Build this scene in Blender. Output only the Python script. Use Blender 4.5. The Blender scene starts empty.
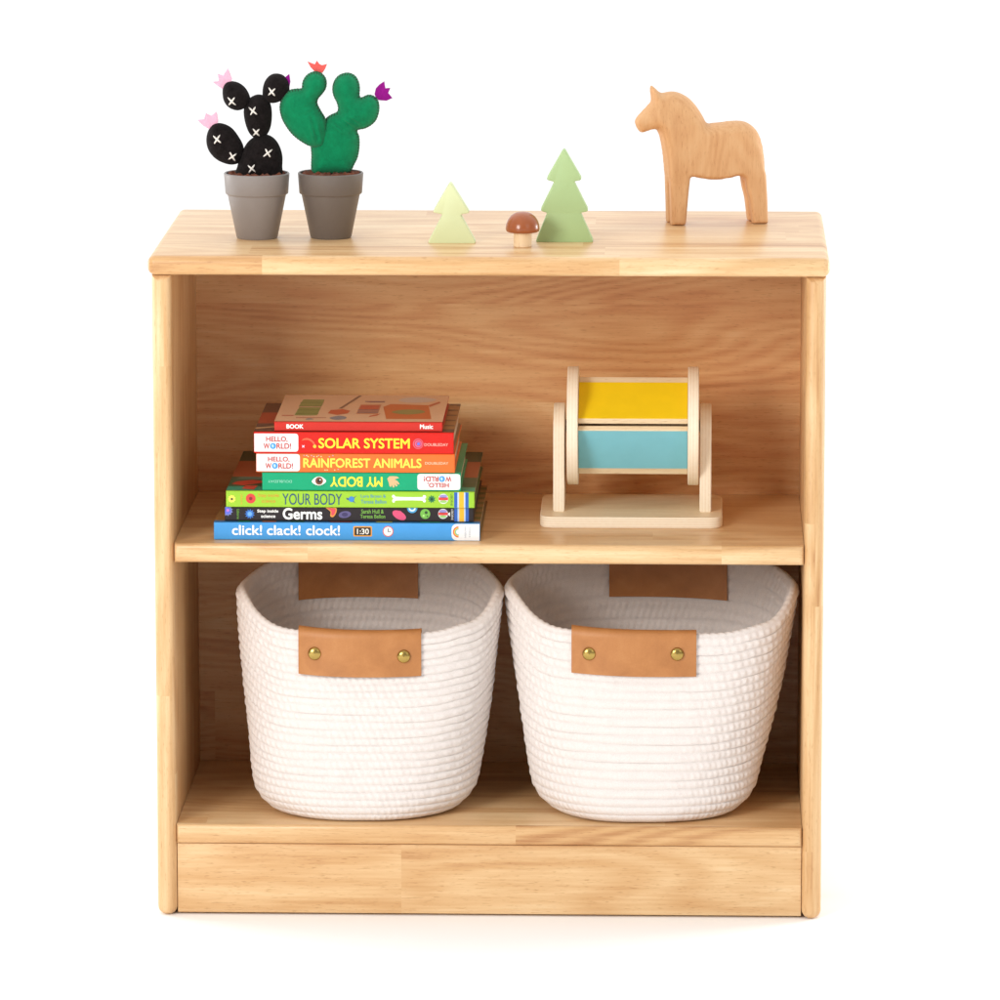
import bpy, bmesh, math, random
import numpy as np
from mathutils import Vector, Matrix, geometry
from math import sin, cos, pi, radians as R

random.seed(7)
scene = bpy.context.scene
C = scene.collection

# ------------------------------------------------------------------ camera
cam = bpy.data.cameras.new('camera')
cam.sensor_width = 36.0
cam.lens = 6.1428 * 36
cam.clip_end = 200
cam_o = bpy.data.objects.new('camera', cam); C.objects.link(cam_o)
yaw, pit, roll = -0.0309069, 0.1704885, -0.00054
fw = Vector((sin(yaw)*cos(pit), cos(yaw)*cos(pit), -sin(pit)))
rt = Vector((cos(yaw), -sin(yaw), 0)); up = rt.cross(fw)
r2 = rt*cos(roll) + up*sin(roll); u2 = -rt*sin(roll) + up*cos(roll)
M = Matrix((r2, u2, -fw)).transposed().to_4x4()
M.translation = Vector((0.201275, -6.127782, 1.490182))
cam_o.matrix_world = M
scene.camera = cam_o

# ------------------------------------------------------------------ world: a white studio, brighter behind the subject
world = bpy.data.worlds.new('World'); scene.world = world
world.use_nodes = True
wn = world.node_tree; wn.nodes.clear()
w_out = wn.nodes.new('ShaderNodeOutputWorld'); w_bg = wn.nodes.new('ShaderNodeBackground')
w_tc = wn.nodes.new('ShaderNodeTexCoord'); w_sep = wn.nodes.new('ShaderNodeSeparateXYZ')
w_mr = wn.nodes.new('ShaderNodeMapRange')
WORLD_FRONT, WORLD_BACK, WORLD_TOP = 0.37, 1.18, 0.66
w_mr.inputs['From Min'].default_value = -0.35; w_mr.inputs['From Max'].default_value = 0.35
w_mr.inputs['To Min'].default_value = WORLD_FRONT; w_mr.inputs['To Max'].default_value = WORLD_BACK
wn.links.new(w_tc.outputs['Generated'], w_sep.inputs[0])
wn.links.new(w_sep.outputs['Y'], w_mr.inputs['Value'])
w_mt = wn.nodes.new('ShaderNodeMapRange'); w_add = wn.nodes.new('ShaderNodeMath'); w_add.operation = 'ADD'
w_mt.inputs['From Min'].default_value = 0.3; w_mt.inputs['From Max'].default_value = 0.9; w_mt.inputs['To Max'].default_value = WORLD_TOP
wn.links.new(w_sep.outputs['Z'], w_mt.inputs['Value'])
wn.links.new(w_mr.outputs[0], w_add.inputs[0]); wn.links.new(w_mt.outputs[0], w_add.inputs[1])
wn.links.new(w_add.outputs[0], w_bg.inputs['Strength'])
w_bg.inputs['Color'].default_value = (1, 1, 1, 1)
wn.links.new(w_bg.outputs[0], w_out.inputs[0])

# ------------------------------------------------------------------ lamps
def area(name, loc, target, size, watts, col):
    l = bpy.data.lights.new(name, 'AREA'); l.shape = 'SQUARE'; l.size = size; l.energy = watts; l.color = col
    o = bpy.data.objects.new(name, l); C.objects.link(o)
    o.location = loc
    o.rotation_euler = (Vector(target) - Vector(loc)).to_track_quat('-Z', 'Y').to_euler()
    return o
area('key_softbox', (-1.66, -2.92, 1.5), (0, 0.1, 0.4), 1.1, 74, (1, 0.98, 0.945))
area('fill_softbox', (2.3, -3.0, 1.9), (0.2, 0.1, 0.25), 1.6, 10, (1, 0.985, 0.96))
# unseen low fill lights, added at the sides to keep the floor white
area('floor_fill_light', (1.9, .9, .62), (.5, .1, 0), .7, 22, (1, 1, 1))
area('floor_fill_light', (-1.9, .9, .62), (-.5, .1, 0), .7, 12, (1, 1, 1))

vs = scene.view_settings
vs.view_transform = 'Standard'; vs.look = 'None'; vs.exposure = 0.0; vs.gamma = 1.0
vs.use_curve_mapping = False
scene.cycles.max_bounces = 10; scene.cycles.diffuse_bounces = 6

# ------------------------------------------------------------------ helpers: materials
def lin(c):
    return tuple(((v/255)/12.92 if v/255 <= .04045 else ((v/255+.055)/1.055)**2.4) for v in c) + (1,)

class NT:
    def __init__(s, name):
        s.m = bpy.data.materials.new(name); s.m.use_nodes = True
        s.t = s.m.node_tree; s.b = s.t.nodes['Principled BSDF']
    def node(s, typ, **kw):
        n = s.t.nodes.new(typ)
        for k, v in kw.items(): setattr(n, k, v)
        return n
    def link(s, a, b): s.t.links.new(a, b)
    def set(s, sock, v):
        if hasattr(v, 'is_output') or isinstance(v, bpy.types.NodeSocket): s.link(v, sock)
        else: sock.default_value = v
    def math(s, op, a, b=0.0, c=0.0):
        n = s.node('ShaderNodeMath', operation=op)
        s.set(n.inputs[0], a); s.set(n.inputs[1], b); s.set(n.inputs[2], c)
        return n.outputs[0]
    def comb(s, x, y, z):
        n = s.node('ShaderNodeCombineXYZ'); s.set(n.inputs[0], x); s.set(n.inputs[1], y); s.set(n.inputs[2], z); return n.outputs[0]
    def vadd(s, a, b):
        n = s.node('ShaderNodeVectorMath', operation='ADD'); s.set(n.inputs[0], a); s.set(n.inputs[1], b); return n.outputs[0]
    def vmul(s, a, b):
        n = s.node('ShaderNodeVectorMath', operation='MULTIPLY'); s.set(n.inputs[0], a); s.set(n.inputs[1], b); return n.outputs[0]
    def dot(s, a, b):
        n = s.node('ShaderNodeVectorMath', operation='DOT_PRODUCT'); s.set(n.inputs[0], a); s.set(n.inputs[1], b); return n.outputs['Value']
    def obj(s): return s.node('ShaderNodeTexCoord').outputs['Object']
    def noise(s, vec, scale=1.0, detail=2.0, rough=.5, dist=0.0):
        n = s.node('ShaderNodeTexNoise'); s.link(vec, n.inputs['Vector'])
        n.inputs['Scale'].default_value = scale; n.inputs['Detail'].default_value = detail
        n.inputs['Roughness'].default_value = rough; n.inputs['Distortion'].default_value = dist
        return n.outputs[0]
    def ramp(s, fac, stops):
        n = s.node('ShaderNodeValToRGB'); s.link(fac, n.inputs[0]); e = n.color_ramp.elements
        while len(e) < len(stops): e.new(.5)
        for i, (p, c) in enumerate(stops): e[i].position = p; e[i].color = c
        return n.outputs[0]
    def mix(s, fac, a, b, blend='MIX'):
        n = s.node('ShaderNodeMix', data_type='RGBA', blend_type=blend)
        s.set(n.inputs[0], fac); s.set(n.inputs[6], a); s.set(n.inputs[7], b); return n.outputs[2]
    def bump(s, h, strength=.3, dist=.001):
        n = s.node('ShaderNodeBump'); n.inputs['Strength'].default_value = strength; n.inputs['Distance'].default_value = dist
        s.link(h, n.inputs['Height']); s.link(n.outputs[0], s.b.inputs['Normal'])
    def p(s, **kw):
        for k, v in kw.items(): s.set(s.b.inputs[k.replace('_', ' ')], v)

def wood(name, grain, across, third, lam_w, lam_l, stops, rough=.38, seed=0.0, tone=.55, rings=26.0, spec=.35, streak=.5, ringamp=.07):
    n = NT(name); co = n.obj()
    u = n.dot(co, grain); v = n.dot(co, across); w = n.dot(co, third)
    row = n.math('FLOOR', n.math('ADD', n.math('DIVIDE', v, lam_w), seed + .37))
    wn1 = n.node('ShaderNodeTexWhiteNoise', noise_dimensions='1D'); n.link(n.math('ADD', row, seed*3.1), wn1.inputs['W'])
    ucol = n.math('ADD', n.math('DIVIDE', u, lam_l), n.math('MULTIPLY', wn1.outputs['Value'], 7.3))
    col = n.math('FLOOR', ucol)
    wn2 = n.node('ShaderNodeTexWhiteNoise', noise_dimensions='2D')
    n.link(n.comb(row, col, seed), wn2.inputs['Vector'])
    rv = wn2.outputs['Value']; rc = wn2.outputs['Color']
    base = n.vadd(n.comb(u, v, w), n.vmul(rc, (9.0, 9.0, 9.0)))
    n1 = n.noise(n.vmul(base, (3.2, 34, 34)), 1, 4, .55, .35)
    n2 = n.noise(n.vmul(base, (16, 330, 330)), 1, 3, .6)
    cath = n.noise(n.vmul(base, (1.7, 8.5, 8.5)), 1, 1.5, .4, .2)
    ring = n.math('SINE', n.math('MULTIPLY', cath, rings*pi))
    pore = n.noise(n.vmul(base, (105, 950, 950)), 1, 2, .5)
    f = n.math('ADD', .5, n.math('MULTIPLY', n.math('SUBTRACT', n1, .5), streak*1.5))
    f = n.math('ADD', f, n.math('MULTIPLY', n.math('SUBTRACT', n2, .5), .42))
    f = n.math('ADD', f, n.math('MULTIPLY', ring, ringamp))
    f = n.math('ADD', f, n.math('MULTIPLY', n.math('SUBTRACT', rv, .5), tone))
    c = n.ramp(f, stops)
    pm = n.node('ShaderNodeMapRange'); n.link(pore, pm.inputs['Value'])
    pm.inputs['From Min'].default_value = .60; pm.inputs['From Max'].default_value = .74; pm.inputs['To Max'].default_value = .6
    c = n.mix(pm.outputs[0], c, n.mix(1.0, c, (.62, .47, .33, 1), 'MULTIPLY'))
    n.p(Base_Color=c, Roughness=rough); n.b.inputs['Specular IOR Level'].default_value = spec
    n.bump(n.math('SUBTRACT', n2, n.math('MULTIPLY', pm.outputs[0], .6)), .12, .0006)
    return n.m

WD = [(.10, lin((170, 117, 73))), (.36, lin((207, 163, 113))), (.60, lin((223, 187, 140))), (.9, lin((237, 212, 172)))]
WB = [(.10, lin((174, 112, 66))), (.36, lin((211, 154, 101))), (.60, lin((225, 178, 124))), (.9, lin((236, 202, 153)))]  # same wood as WD, with interior shade and bounced colour put into the tones
X3, Y3, Z3 = (1, 0, 0), (0, 1, 0), (0, 0, 1)
M_top = wood('rubberwood_top', X3, (0, 1, .12), Z3, .062, .36, WD, .33, 1.0, .17, spec=.3, streak=.58)
M_shelf = wood('rubberwood_shelf', X3, (0, 1, .9), Z3, .058, .42, WD, .28, 5.0, .16)
M_shelf2 = wood('rubberwood_lower_shelf', X3, (0, 1, .9), Z3, .058, .47, WD, .32, 8.0, .22)
M_side = wood('rubberwood_side', Z3, (.85, 1, 0), X3, .05, .34, WD, .42, 2.0, .24)
M_back = wood('rubberwood_back', X3, (0, 0, 1), Y3, .105, .9, WB, .42, 4.0, .09, rings=52, streak=.5, ringamp=.075)
M_plinth = wood('rubberwood_plinth', X3, (0, 0, 1), Y3, .16, .62, WD, .42, 11.0, .06, rings=30, streak=.45)
M_horse = wood('carved_pine', Z3, (1, 0, 0), Y3, 1.0, 2.0, [(.1, lin((190, 136, 90))), (.5, lin((212, 165, 119))), (.9, lin((224, 186, 142)))], .6, 3.0, .1, rings=96, spec=.2, streak=.32, ringamp=.06)
M_birch = wood('birch_face', X3, (0, 1, 0), Z3, .4, 1.0, [(.1, lin((216, 188, 148))), (.5, lin((234, 212, 176))), (.9, lin((242, 224, 194)))], .42, 6.0, .1)
M_stem = wood('pale_turned_wood', Z3, X3, Y3, .5, 1.0, [(.1, lin((220, 184, 138))), (.5, lin((236, 208, 168))), (.9, lin((244, 222, 188)))], .5, 6.0, .1)

def ply(name, axis, t0, layers, thick):
    n = NT(name); co = n.obj(); a = n.dot(co, axis)
    ph = n.math('MULTIPLY', n.math('SUBTRACT', a, t0), layers/thick*2*pi*.5)
    st = n.math('SINE', ph)
    nz = n.noise(co, 260, 3)
    f = n.math('ADD', n.math('MULTIPLY', st, .13), n.math('ADD', .42, n.math('MULTIPLY', nz, .22)))
    c = n.ramp(f, [(.2, lin((222, 199, 166))), (.45, lin((242, 226, 200))), (.8, lin((248, 237, 216)))])
    n.p(Base_Color=c, Roughness=.55)
    return n.m

def plain(name, rgb, rough=.5, spec=.4, var=.06, nscale=120, bump=0.0, metallic=0.0, sheen=0.0):
    n = NT(name); co = n.obj()
    base = lin(rgb)
    nz = n.noise(co, nscale, 4, .6)
    dk = tuple(v*(1-var*2) for v in base[:3]) + (1,); lt = tuple(min(1, v*(1+var*2)) for v in base[:3]) + (1,)
    n.p(Base_Color=n.ramp(nz, [(.25, dk), (.75, lt)]), Roughness=rough, Metallic=metallic)
    n.b.inputs['Specular IOR Level'].default_value = spec
    if sheen: n.b.inputs['Sheen Weight'].default_value = sheen; n.b.inputs['Sheen Roughness'].default_value = .5
    if bump: n.bump(n.noise(co, nscale*6, 3, .7), bump, .001)
    return n.m

_inks = {}
def ink(rgb, rough=.4):
    k = (rgb, rough)
    if k not in _inks: _inks[k] = plain('printed_ink', rgb, rough, .4, .015, 200)
    return _inks[k]

def felt(name, rgb, var=.16, sheen=.1):
    n = NT(name); co = n.obj(); base = lin(rgb)
    a = n.noise(co, 420, 5, .75, .6); b = n.noise(co, 130, 3)
    f = n.math('ADD', n.math('MULTIPLY', a, .55), n.math('MULTIPLY', b, .45))
    n.p(Base_Color=n.ramp(f, [(.3, tuple(v*(1-var*2) for v in base[:3]) + (1,)), (.7, tuple(min(1, v*(1+var*2.2)) for v in base[:3]) + (1,))]), Roughness=.95)
    n.b.inputs['Specular IOR Level'].default_value = .12
    n.b.inputs['Sheen Weight'].default_value = sheen
    n.bump(n.math('ADD', a, n.math('MULTIPLY', n.noise(co, 1500, 2), .6)), .6, .0012)
    return n.m

# ------------------------------------------------------------------ helpers: objects
def link(name, me, mat=None, parent=None, loc=(0, 0, 0), smooth=False):
    o = bpy.data.objects.new(name, me); C.objects.link(o)
    if mat is not None:
        for m_ in (mat if isinstance(mat, (list, tuple)) else [mat]): me.materials.append(m_)
    if parent is not None: o.parent = parent
    o.location = loc
    if smooth:
        me.polygons.foreach_set('use_smooth', [True]*len(me.polygons))
    return o

def obj(name, bm, mat=None, parent=None, loc=(0, 0, 0), smooth=False, sharp=None):
    me = bpy.data.meshes.new(name); bmesh.ops.recalc_face_normals(bm, faces=bm.faces[:]); bm.to_mesh(me); bm.free()
    o = link(name, me, mat, parent, loc, smooth)
    if sharp is not None: me.set_sharp_from_angle(angle=R(sharp))
    return o

def thing(name, label, cat, loc, rz=0.0, group=None):
    o = bpy.data.objects.new(name, None); C.objects.link(o); o.empty_display_size = .02
    o.location = loc; o.rotation_euler = (0, 0, rz); o['label'] = label; o['category'] = cat
    if group: o['group'] = group
    return o

def tag(o, label, cat, group=None):
    o['label'] = label; o['category'] = cat
    if group: o['group'] = group
    return o

def box_bm(x0, x1, y0, y1, z0, z1, bev=0.0, seg=3, edges=None):
    bm = bmesh.new()
    bmesh.ops.create_cube(bm, size=1, matrix=Matrix.Translation(((x0+x1)/2, (y0+y1)/2, (z0+z1)/2)) @ Matrix.Diagonal((x1-x0, y1-y0, z1-z0, 1)))
    if bev:
        es = [e for e in bm.edges if edges is None or edges((e.verts[0].co+e.verts[1].co)/2)]
        bmesh.ops.bevel(bm, geom=es, offset=bev, segments=seg, profile=.5, affect='EDGES')
    return bm

def lathe_bm(prof, n=64, bm=None, cx=0, cy=0):
    bm = bm or bmesh.new(); rings = []
    for r, z in prof:
        if r < 1e-6: rings.append([bm.verts.new((cx, cy, z))])
        else: rings.append([bm.verts.new((cx+r*cos(2*pi*i/n), cy+r*sin(2*pi*i/n), z)) for i in range(n)])
    for a, b in zip(rings, rings[1:]):
        for i in range(n):
            j = (i+1) % n
            if len(a) == 1 and len(b) == 1: continue
            if len(a) == 1: bm.faces.new((a[0], b[i], b[j]))
            elif len(b) == 1: bm.faces.new((a[i], a[j], b[0]))
            else: bm.faces.new((a[i], a[j], b[j], b[i]))
    return bm

def smooth_closed(pts, n=8):
    """closed Catmull-Rom through pts (2-D)"""
    out = []; L = len(pts)
    for i in range(L):
        p0, p1, p2, p3 = (np.array(pts[(i+k) % L], float) for k in (-1, 0, 1, 2))
        for k in range(n):
            t = k/n
            out.append(tuple(.5*((2*p1) + (-p0+p2)*t + (2*p0-5*p1+4*p2-p3)*t*t + (-p0+3*p1-3*p2+p3)*t**3)))
    return out

def resample(pts, step):
    P = np.array(pts + [pts[0]]); d = np.r_[0, np.cumsum(np.linalg.norm(np.diff(P, axis=0), axis=1))]
    n = max(8, int(d[-1]/step)); s = np.linspace(0, d[-1], n, endpoint=False)
    return np.c_[np.interp(s, d, P[:, 0]), np.interp(s, d, P[:, 1])]

def round_poly(pts, r, n=5):
    out = []; L = len(pts)
    for i in range(L):
        p, a, b = Vector(pts[i]), Vector(pts[i-1]), Vector(pts[(i+1) % L])
        rr = r[i] if isinstance(r, (list, tuple)) else r
        da, db = (a-p), (b-p)
        rr = min(rr, da.length*.45, db.length*.45)
        s, e = p+da.normalized()*rr, p+db.normalized()*rr
        for k in range(n+1):
            t = k/n
            out.append(tuple(s*(1-t)**2 + p*2*t*(1-t) + e*t*t))
    return out

def extrude_bm(pts, y0, y1, bev=0.0, seg=3):
    """outline in x,z -> solid between y0 and y1"""
    bm = bmesh.new()
    f = bm.faces.new([bm.verts.new((x, y0, z)) for x, z in pts])
    r = bmesh.ops.extrude_face_region(bm, geom=[f])
    bmesh.ops.translate(bm, verts=[v for v in r['geom'] if isinstance(v, bmesh.types.BMVert)], vec=(0, y1-y0, 0))
    if bev:
        es = [e for e in bm.edges if abs(e.verts[0].co.y-e.verts[1].co.y) < 1e-7]
        bmesh.ops.bevel(bm, geom=es, offset=bev, segments=seg, profile=.5, affect='EDGES', clamp_overlap=True)
    bmesh.ops.remove_doubles(bm, verts=bm.verts[:], dist=1e-6)
    bmesh.ops.triangulate(bm, faces=[f for f in bm.faces if len(f.verts) > 4], ngon_method='EAR_CLIP')
    return bm

def inside(poly, p):
    x, y = p[:, 0], p[:, 1]; res = np.zeros(len(p), bool); j = len(poly)-1
    for i in range(len(poly)):
        xi, yi = poly[i]; xj, yj = poly[j]
        c = ((yi > y) != (yj > y)) & (x < (xj-xi)*(y-yi)/((yj-yi) + 1e-15)+xi)
        res ^= c; j = i
    return res

def edge_dist(poly, p):
    A = poly; B = np.roll(poly, -1, axis=0); best = np.full(len(p), 1e9)
    for a, b in zip(A, B):
        d = b-a; t = np.clip(((p-a) @ d)/(d @ d + 1e-15), 0, 1)
        best = np.minimum(best, np.linalg.norm(p-(a+t[:, None]*d), axis=1))
    return best

class Pillow:
    """a stuffed shape: outline in x,z swollen along y"""
    def __init__(s, pts, T, Rr, step=.0016, power=2.2, wrinkle=0.0, y0=0.0):
        s.poly = resample(pts, step); s.T = T; s.R = Rr; s.pw = power; s.wr = wrinkle; s.y0 = y0; s.step = step
    def h(s, p):
        d = np.clip(edge_dist(s.poly, p)/(s.R(p) if callable(s.R) else s.R), 0, 1)
        T = s.T(p) if callable(s.T) else s.T
        hh = T*(1-(1-d)**s.pw)**(1/s.pw)
        if callable(s.wr): hh = hh + s.wr(p)*d
        return hh
    def bm(s, bm=None):
        bm = bm or bmesh.new()
        lo, hi = s.poly.min(0), s.poly.max(0); st = s.step*1.25
        xs = np.arange(lo[0], hi[0], st); zs = np.arange(lo[1], hi[1], st*.866)
        G = np.array([(x+(st/2 if k % 2 else 0), z) for k, z in enumerate(zs) for x in xs])
        G = G[inside(s.poly, G)]; G = G[edge_dist(s.poly, G) > s.step*.35]
        # extra rings close to the seam
        allp = np.vstack([s.poly, G]); n0 = len(s.poly)
        r = geometry.delaunay_2d_cdt([Vector(p) for p in allp], [(i, (i+1) % n0) for i in range(n0)], [], 1, 1e-7)
        P = np.array([tuple(v) for v in r[0]]); H = s.h(P)
        ed = edge_dist(s.poly, P) < 1e-6
        fr = []; bk = []
        for p, h_, e in zip(P, H, ed):
            if e: v = bm.verts.new((p[0], s.y0, p[1])); fr.append(v); bk.append(v)
            else: fr.append(bm.verts.new((p[0], s.y0-h_, p[1]))); bk.append(bm.verts.new((p[0], s.y0+h_, p[1])))
        for f in r[2]:
            for vs_ in ([fr[i] for i in f], [bk[i] for i in reversed(f)]):
                try: bm.faces.new(vs_)
                except ValueError: pass
        return bm

def tube_bm(path, rad, n=8, bm=None, closed=False, flat=None):
    bm = bm or bmesh.new(); P = [Vector(p) for p in path]; rings = []
    for i, p in enumerate(P):
        a = P[i-1] if (i or closed) else P[0]; b = P[(i+1) % len(P)] if (i < len(P)-1 or closed) else P[-1]
        t = (b-a).normalized(); q = Vector((0, 1, 0)) if abs(t.y) < .9 else Vector((1, 0, 0))
        s_ = t.cross(q).normalized(); w_ = s_.cross(t).normalized()
        r = rad[i] if isinstance(rad, (list, tuple)) else rad
        rings.append([bm.verts.new(p+s_*r*cos(2*pi*k/n)+w_*r*sin(2*pi*k/n)*(flat or 1)) for k in range(n)])
    for i in range(len(rings)-(0 if closed else 1)):
        a, b = rings[i], rings[(i+1) % len(rings)]
        for k in range(n): bm.faces.new((a[k], a[(k+1) % n], b[(k+1) % n], b[k]))
    if not closed:
        bm.faces.new(rings[0][::-1]); bm.faces.new(rings[-1])
    return bm

def text_mesh(body, bold=0.0, extrude=0.02, shear=0.0, spacing=1.0):
    cu = bpy.data.curves.new('lettering', 'FONT'); cu.body = body; cu.size = 1; cu.offset = bold; cu.extrude = extrude
    cu.shear = shear; cu.space_character = spacing; cu.resolution_u = 4
    t = bpy.data.objects.new('lettering', cu); C.objects.link(t)
    dg = bpy.context.evaluated_depsgraph_get(); dg.update()
    me = bpy.data.meshes.new_from_object(t.evaluated_get(dg))
    bpy.data.objects.remove(t); bpy.data.curves.remove(cu)
    return me

# ------------------------------------------------------------------ the setting: white studio floor
n = NT('white_floor'); n.p(Base_Color=(.93, .93, .93, 1), Roughness=.9); n.b.inputs['Specular IOR Level'].default_value = .1
fl = obj('floor', box_bm(-40, 40, -20, 60, -.05, 0), n.m); fl['kind'] = 'structure'

# ------------------------------------------------------------------ bookcase
H = .34; TH = .0198; ZT = .6632; TB = .0195; OV = .0035; DEP = .3866; ZM = .3881; ZB = .0957; DI = .3145
ZTOP = ZT+TB
bc = thing('bookcase', 'low two-shelf bookcase of pale natural wood with rounded edges', 'bookcase', (0, .19, 0))
def part(name, bm, mat, sharp=40): return obj(name, bm, mat, bc, (0, -.19, 0), True, sharp)
# top board: front and side edges rounded
part('top_board', box_bm(-H-OV, H+OV, -.003, DEP, ZT, ZTOP, .0072, 6), M_top)
for s in (-1, 1):
    x0, x1 = (-H, -H+TH) if s < 0 else (H-TH, H)
    part('side_panel', box_bm(x0, x1, 0, DEP-.004, 0, ZT-.0004, .0094, 7, lambda m: m.y < .001 or m.z < .001), M_side)
xi = H-TH
part('back_panel', box_bm(-xi, xi, DI, DI+.012, .02, ZT-.0006), M_back)
ed = lambda m: m.y < .004
part('shelf', box_bm(-xi+.0004, xi-.0004, .0015, DI-.0004, ZM-.0201, ZM, .0058, 5, ed), M_shelf)
part('shelf', box_bm(-xi+.0004, xi-.0004, .0015, DI-.0004, ZB-.0201, ZB, .0052, 5, ed), M_shelf2)
part('plinth', box_bm(-xi+.0004, xi-.0004, .0075, .0265, .0022, ZB-.0207, .0012, 2, lambda m: m.y < .009), M_plinth)

# ------------------------------------------------------------------ potted felt cacti
M_pot = plain('grey_plastic_pot', (136, 129, 126), .4, .4, .02, 30)
M_pot2 = plain('grey_plastic_pot_shaded', (106, 97, 91), .4, .4, .02, 30)  # darker colour stands in for shade from the pot to its left
M_soil = felt('brown_felt_soil', (112, 58, 36), .3)
M_black = felt('black_felt', (25, 20, 20), .34, .02)
M_green = felt('green_felt', (8, 122, 78), .12)
M_thread = plain('white_thread', (226, 220, 212), .8, .2, .08, 900, .3)
M_dthread = plain('dark_thread', (52, 44, 38), .8, .2, .1, 900)
M_pink = felt('pink_felt', (236, 180, 202), .06); M_coral = felt('coral_felt', (226, 96, 90), .06); M_purple = felt('purple_felt', (140, 20, 128), .08)

def pot(root, mat):
    r0, r1, h = .0212, .0338, .0678
    prof = [(0, 0), (r0-.0012, 0), (r0, .0012), (.0300, .0445), (.0302, .0452), (.0318, .0460), (.0324, .0468), (r1, h-.001), (r1-.0008, h), (r1-.0022, h-.0003), (.0296, .050), (.0280, .046), (0, .045)]
    obj('pot', lathe_bm(prof, 96), mat, root, smooth=True, sharp=35)
    bm = bmesh.new(); rng = random.Random(3 if mat is M_pot else 9)
    ph = [rng.uniform(0, 6.28) for _ in range(12)]
    rings = [[bm.verts.new((0, 0, h-.0008))]]
    for i in range(1, 20):
        r = .0312*i/19
        ring = []
        for k in range(100):
            a = 2*pi*k/100
            b = .5*sin(9*a+ph[0]+r*150)+.35*sin(14*a+ph[1]-r*260)+.4*sin(23*a+ph[2]+r*400)+.4*sin(r*900+ph[3]+3*sin(5*a))
            z = h-.0008+.0017*b*min(1, i/4) - (.0055 if i == 19 else (.0015 if i == 18 else 0))
            ring.append(bm.verts.new((r*cos(a), r*sin(a), z)))
        rings.append(ring)
    for k in range(100): bm.faces.new((rings[0][0], rings[1][k], rings[1][(k+1) % 100]))
    for a_, b_ in zip(rings[1:], rings[2:]):
        for k in range(100): bm.faces.new((a_[k], b_[k], b_[(k+1) % 100], a_[(k+1) % 100]))
    obj('soil', bm, M_soil, root, smooth=True)

def flower(pts, y, mat, parent, s):
    obj('flower', extrude_bm(pts, y-.0008, y+.0008, .0003, 1), mat, parent)

# black cactus with white crosses
k1 = thing('potted_cactus', 'black felt cactus with white cross stitches in a light grey pot', 'toy cactus', (-.2428, .1236+.0212, ZTOP), 0, 'potted felt cacti')
pot(k1, M_pot)
u = .2158e-3
def B(p): return ((p[0]-314)*u, .069+(573-p[1])*u*1.01)
pads = {
 'bottom': (smooth_closed([(216, 612), (224, 540), (240, 490), (268, 440), (300, 412), (340, 398), (380, 404), (415, 436), (436, 490), (437, 545), (428, 612), (325, 618)]), 0.0, [(296, 552, 10), (373, 478, -8)]),
 'left': (smooth_closed([(110, 350), (150, 345), (195, 365), (228, 405), (252, 452), (250, 500), (225, 535), (180, 540), (125, 518), (88, 478), (75, 430), (84, 382)]), -.002, [(132, 414, 12), (204, 496, -10)]),
 'middle': (smooth_closed([(290, 222), (325, 210), (362, 222), (384, 262), (388, 320), (378, 375), (352, 412), (312, 420), (280, 395), (260, 345), (253, 290), (264, 248)]), .002, [(302, 282, 14), (316, 384, 2)]),
 'upleft': (smooth_closed([(185, 148), (222, 150), (258, 172), (282, 210), (285, 245), (262, 272), (225, 285), (185, 272), (160, 240), (154, 195), (163, 163)]), -.001, [(202, 236, 8)]),
 'upright': (smooth_closed([(400, 112), (440, 118), (466, 148), (472, 190), (455, 225), (420, 246), (385, 252), (352, 240), (343, 205), (350, 160), (370, 128)]), .003, [(392, 192, 0)])}
padobj = {}
for key, (out, yo, crosses) in pads.items():
    P = Pillow([B(p) for p in out], (.0158 if key != 'bottom' else .018), .0185, .0013, 2.0, lambda p: .0007*np.sin(p[:, 0]*620+2.2*np.sin(p[:, 1]*310))+.0006*np.sin(p[:, 1]*760+1.7*np.sin(p[:, 0]*420)), yo)
    po = obj('pad', P.bm(), M_black, k1, smooth=True); padobj[key] = po
    # seam along the edge
    for cx, cy, an in crosses:
        c = np.array(B((cx, cy))); bm = bmesh.new()
        for da in (45, 128):
            a = R(da+an); L = random.uniform(.0049, .0058)
            path = []
            for t in np.linspace(-1, 1, 7):
                q = c+np.array((cos(a), sin(a)))*L*t
                y = P.y0-P.h(q[None])[0]
                path.append((q[0], y-.0005+.0007*(abs(t) ** 3), q[1]))
            tube_bm(path, [.0005, .00085, .00095, .00095, .00095, .00085, .0005], 8, bm)
        obj('cross_stitch', bm, M_thread, po, smooth=True)
flower([B(p) for p in [(154, 184), (136, 172), (108, 150), (138, 146), (132, 112), (158, 120), (181, 85), (200, 134), (196, 152), (176, 172)]], -.001, M_pink, padobj['upleft'], u)
flower([B(p) for p in [(92, 374), (60, 356), (34, 330), (66, 326), (74, 298), (100, 310), (126, 290), (133, 330), (130, 356), (112, 366)]], -.002, M_pink, padobj['left'], u)
flower([B(p) for p in [(440, 140), (448, 132), (472, 113), (477, 150), (470, 186), (450, 190)]], .003, M_purple, padobj['upright'], u)

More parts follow.
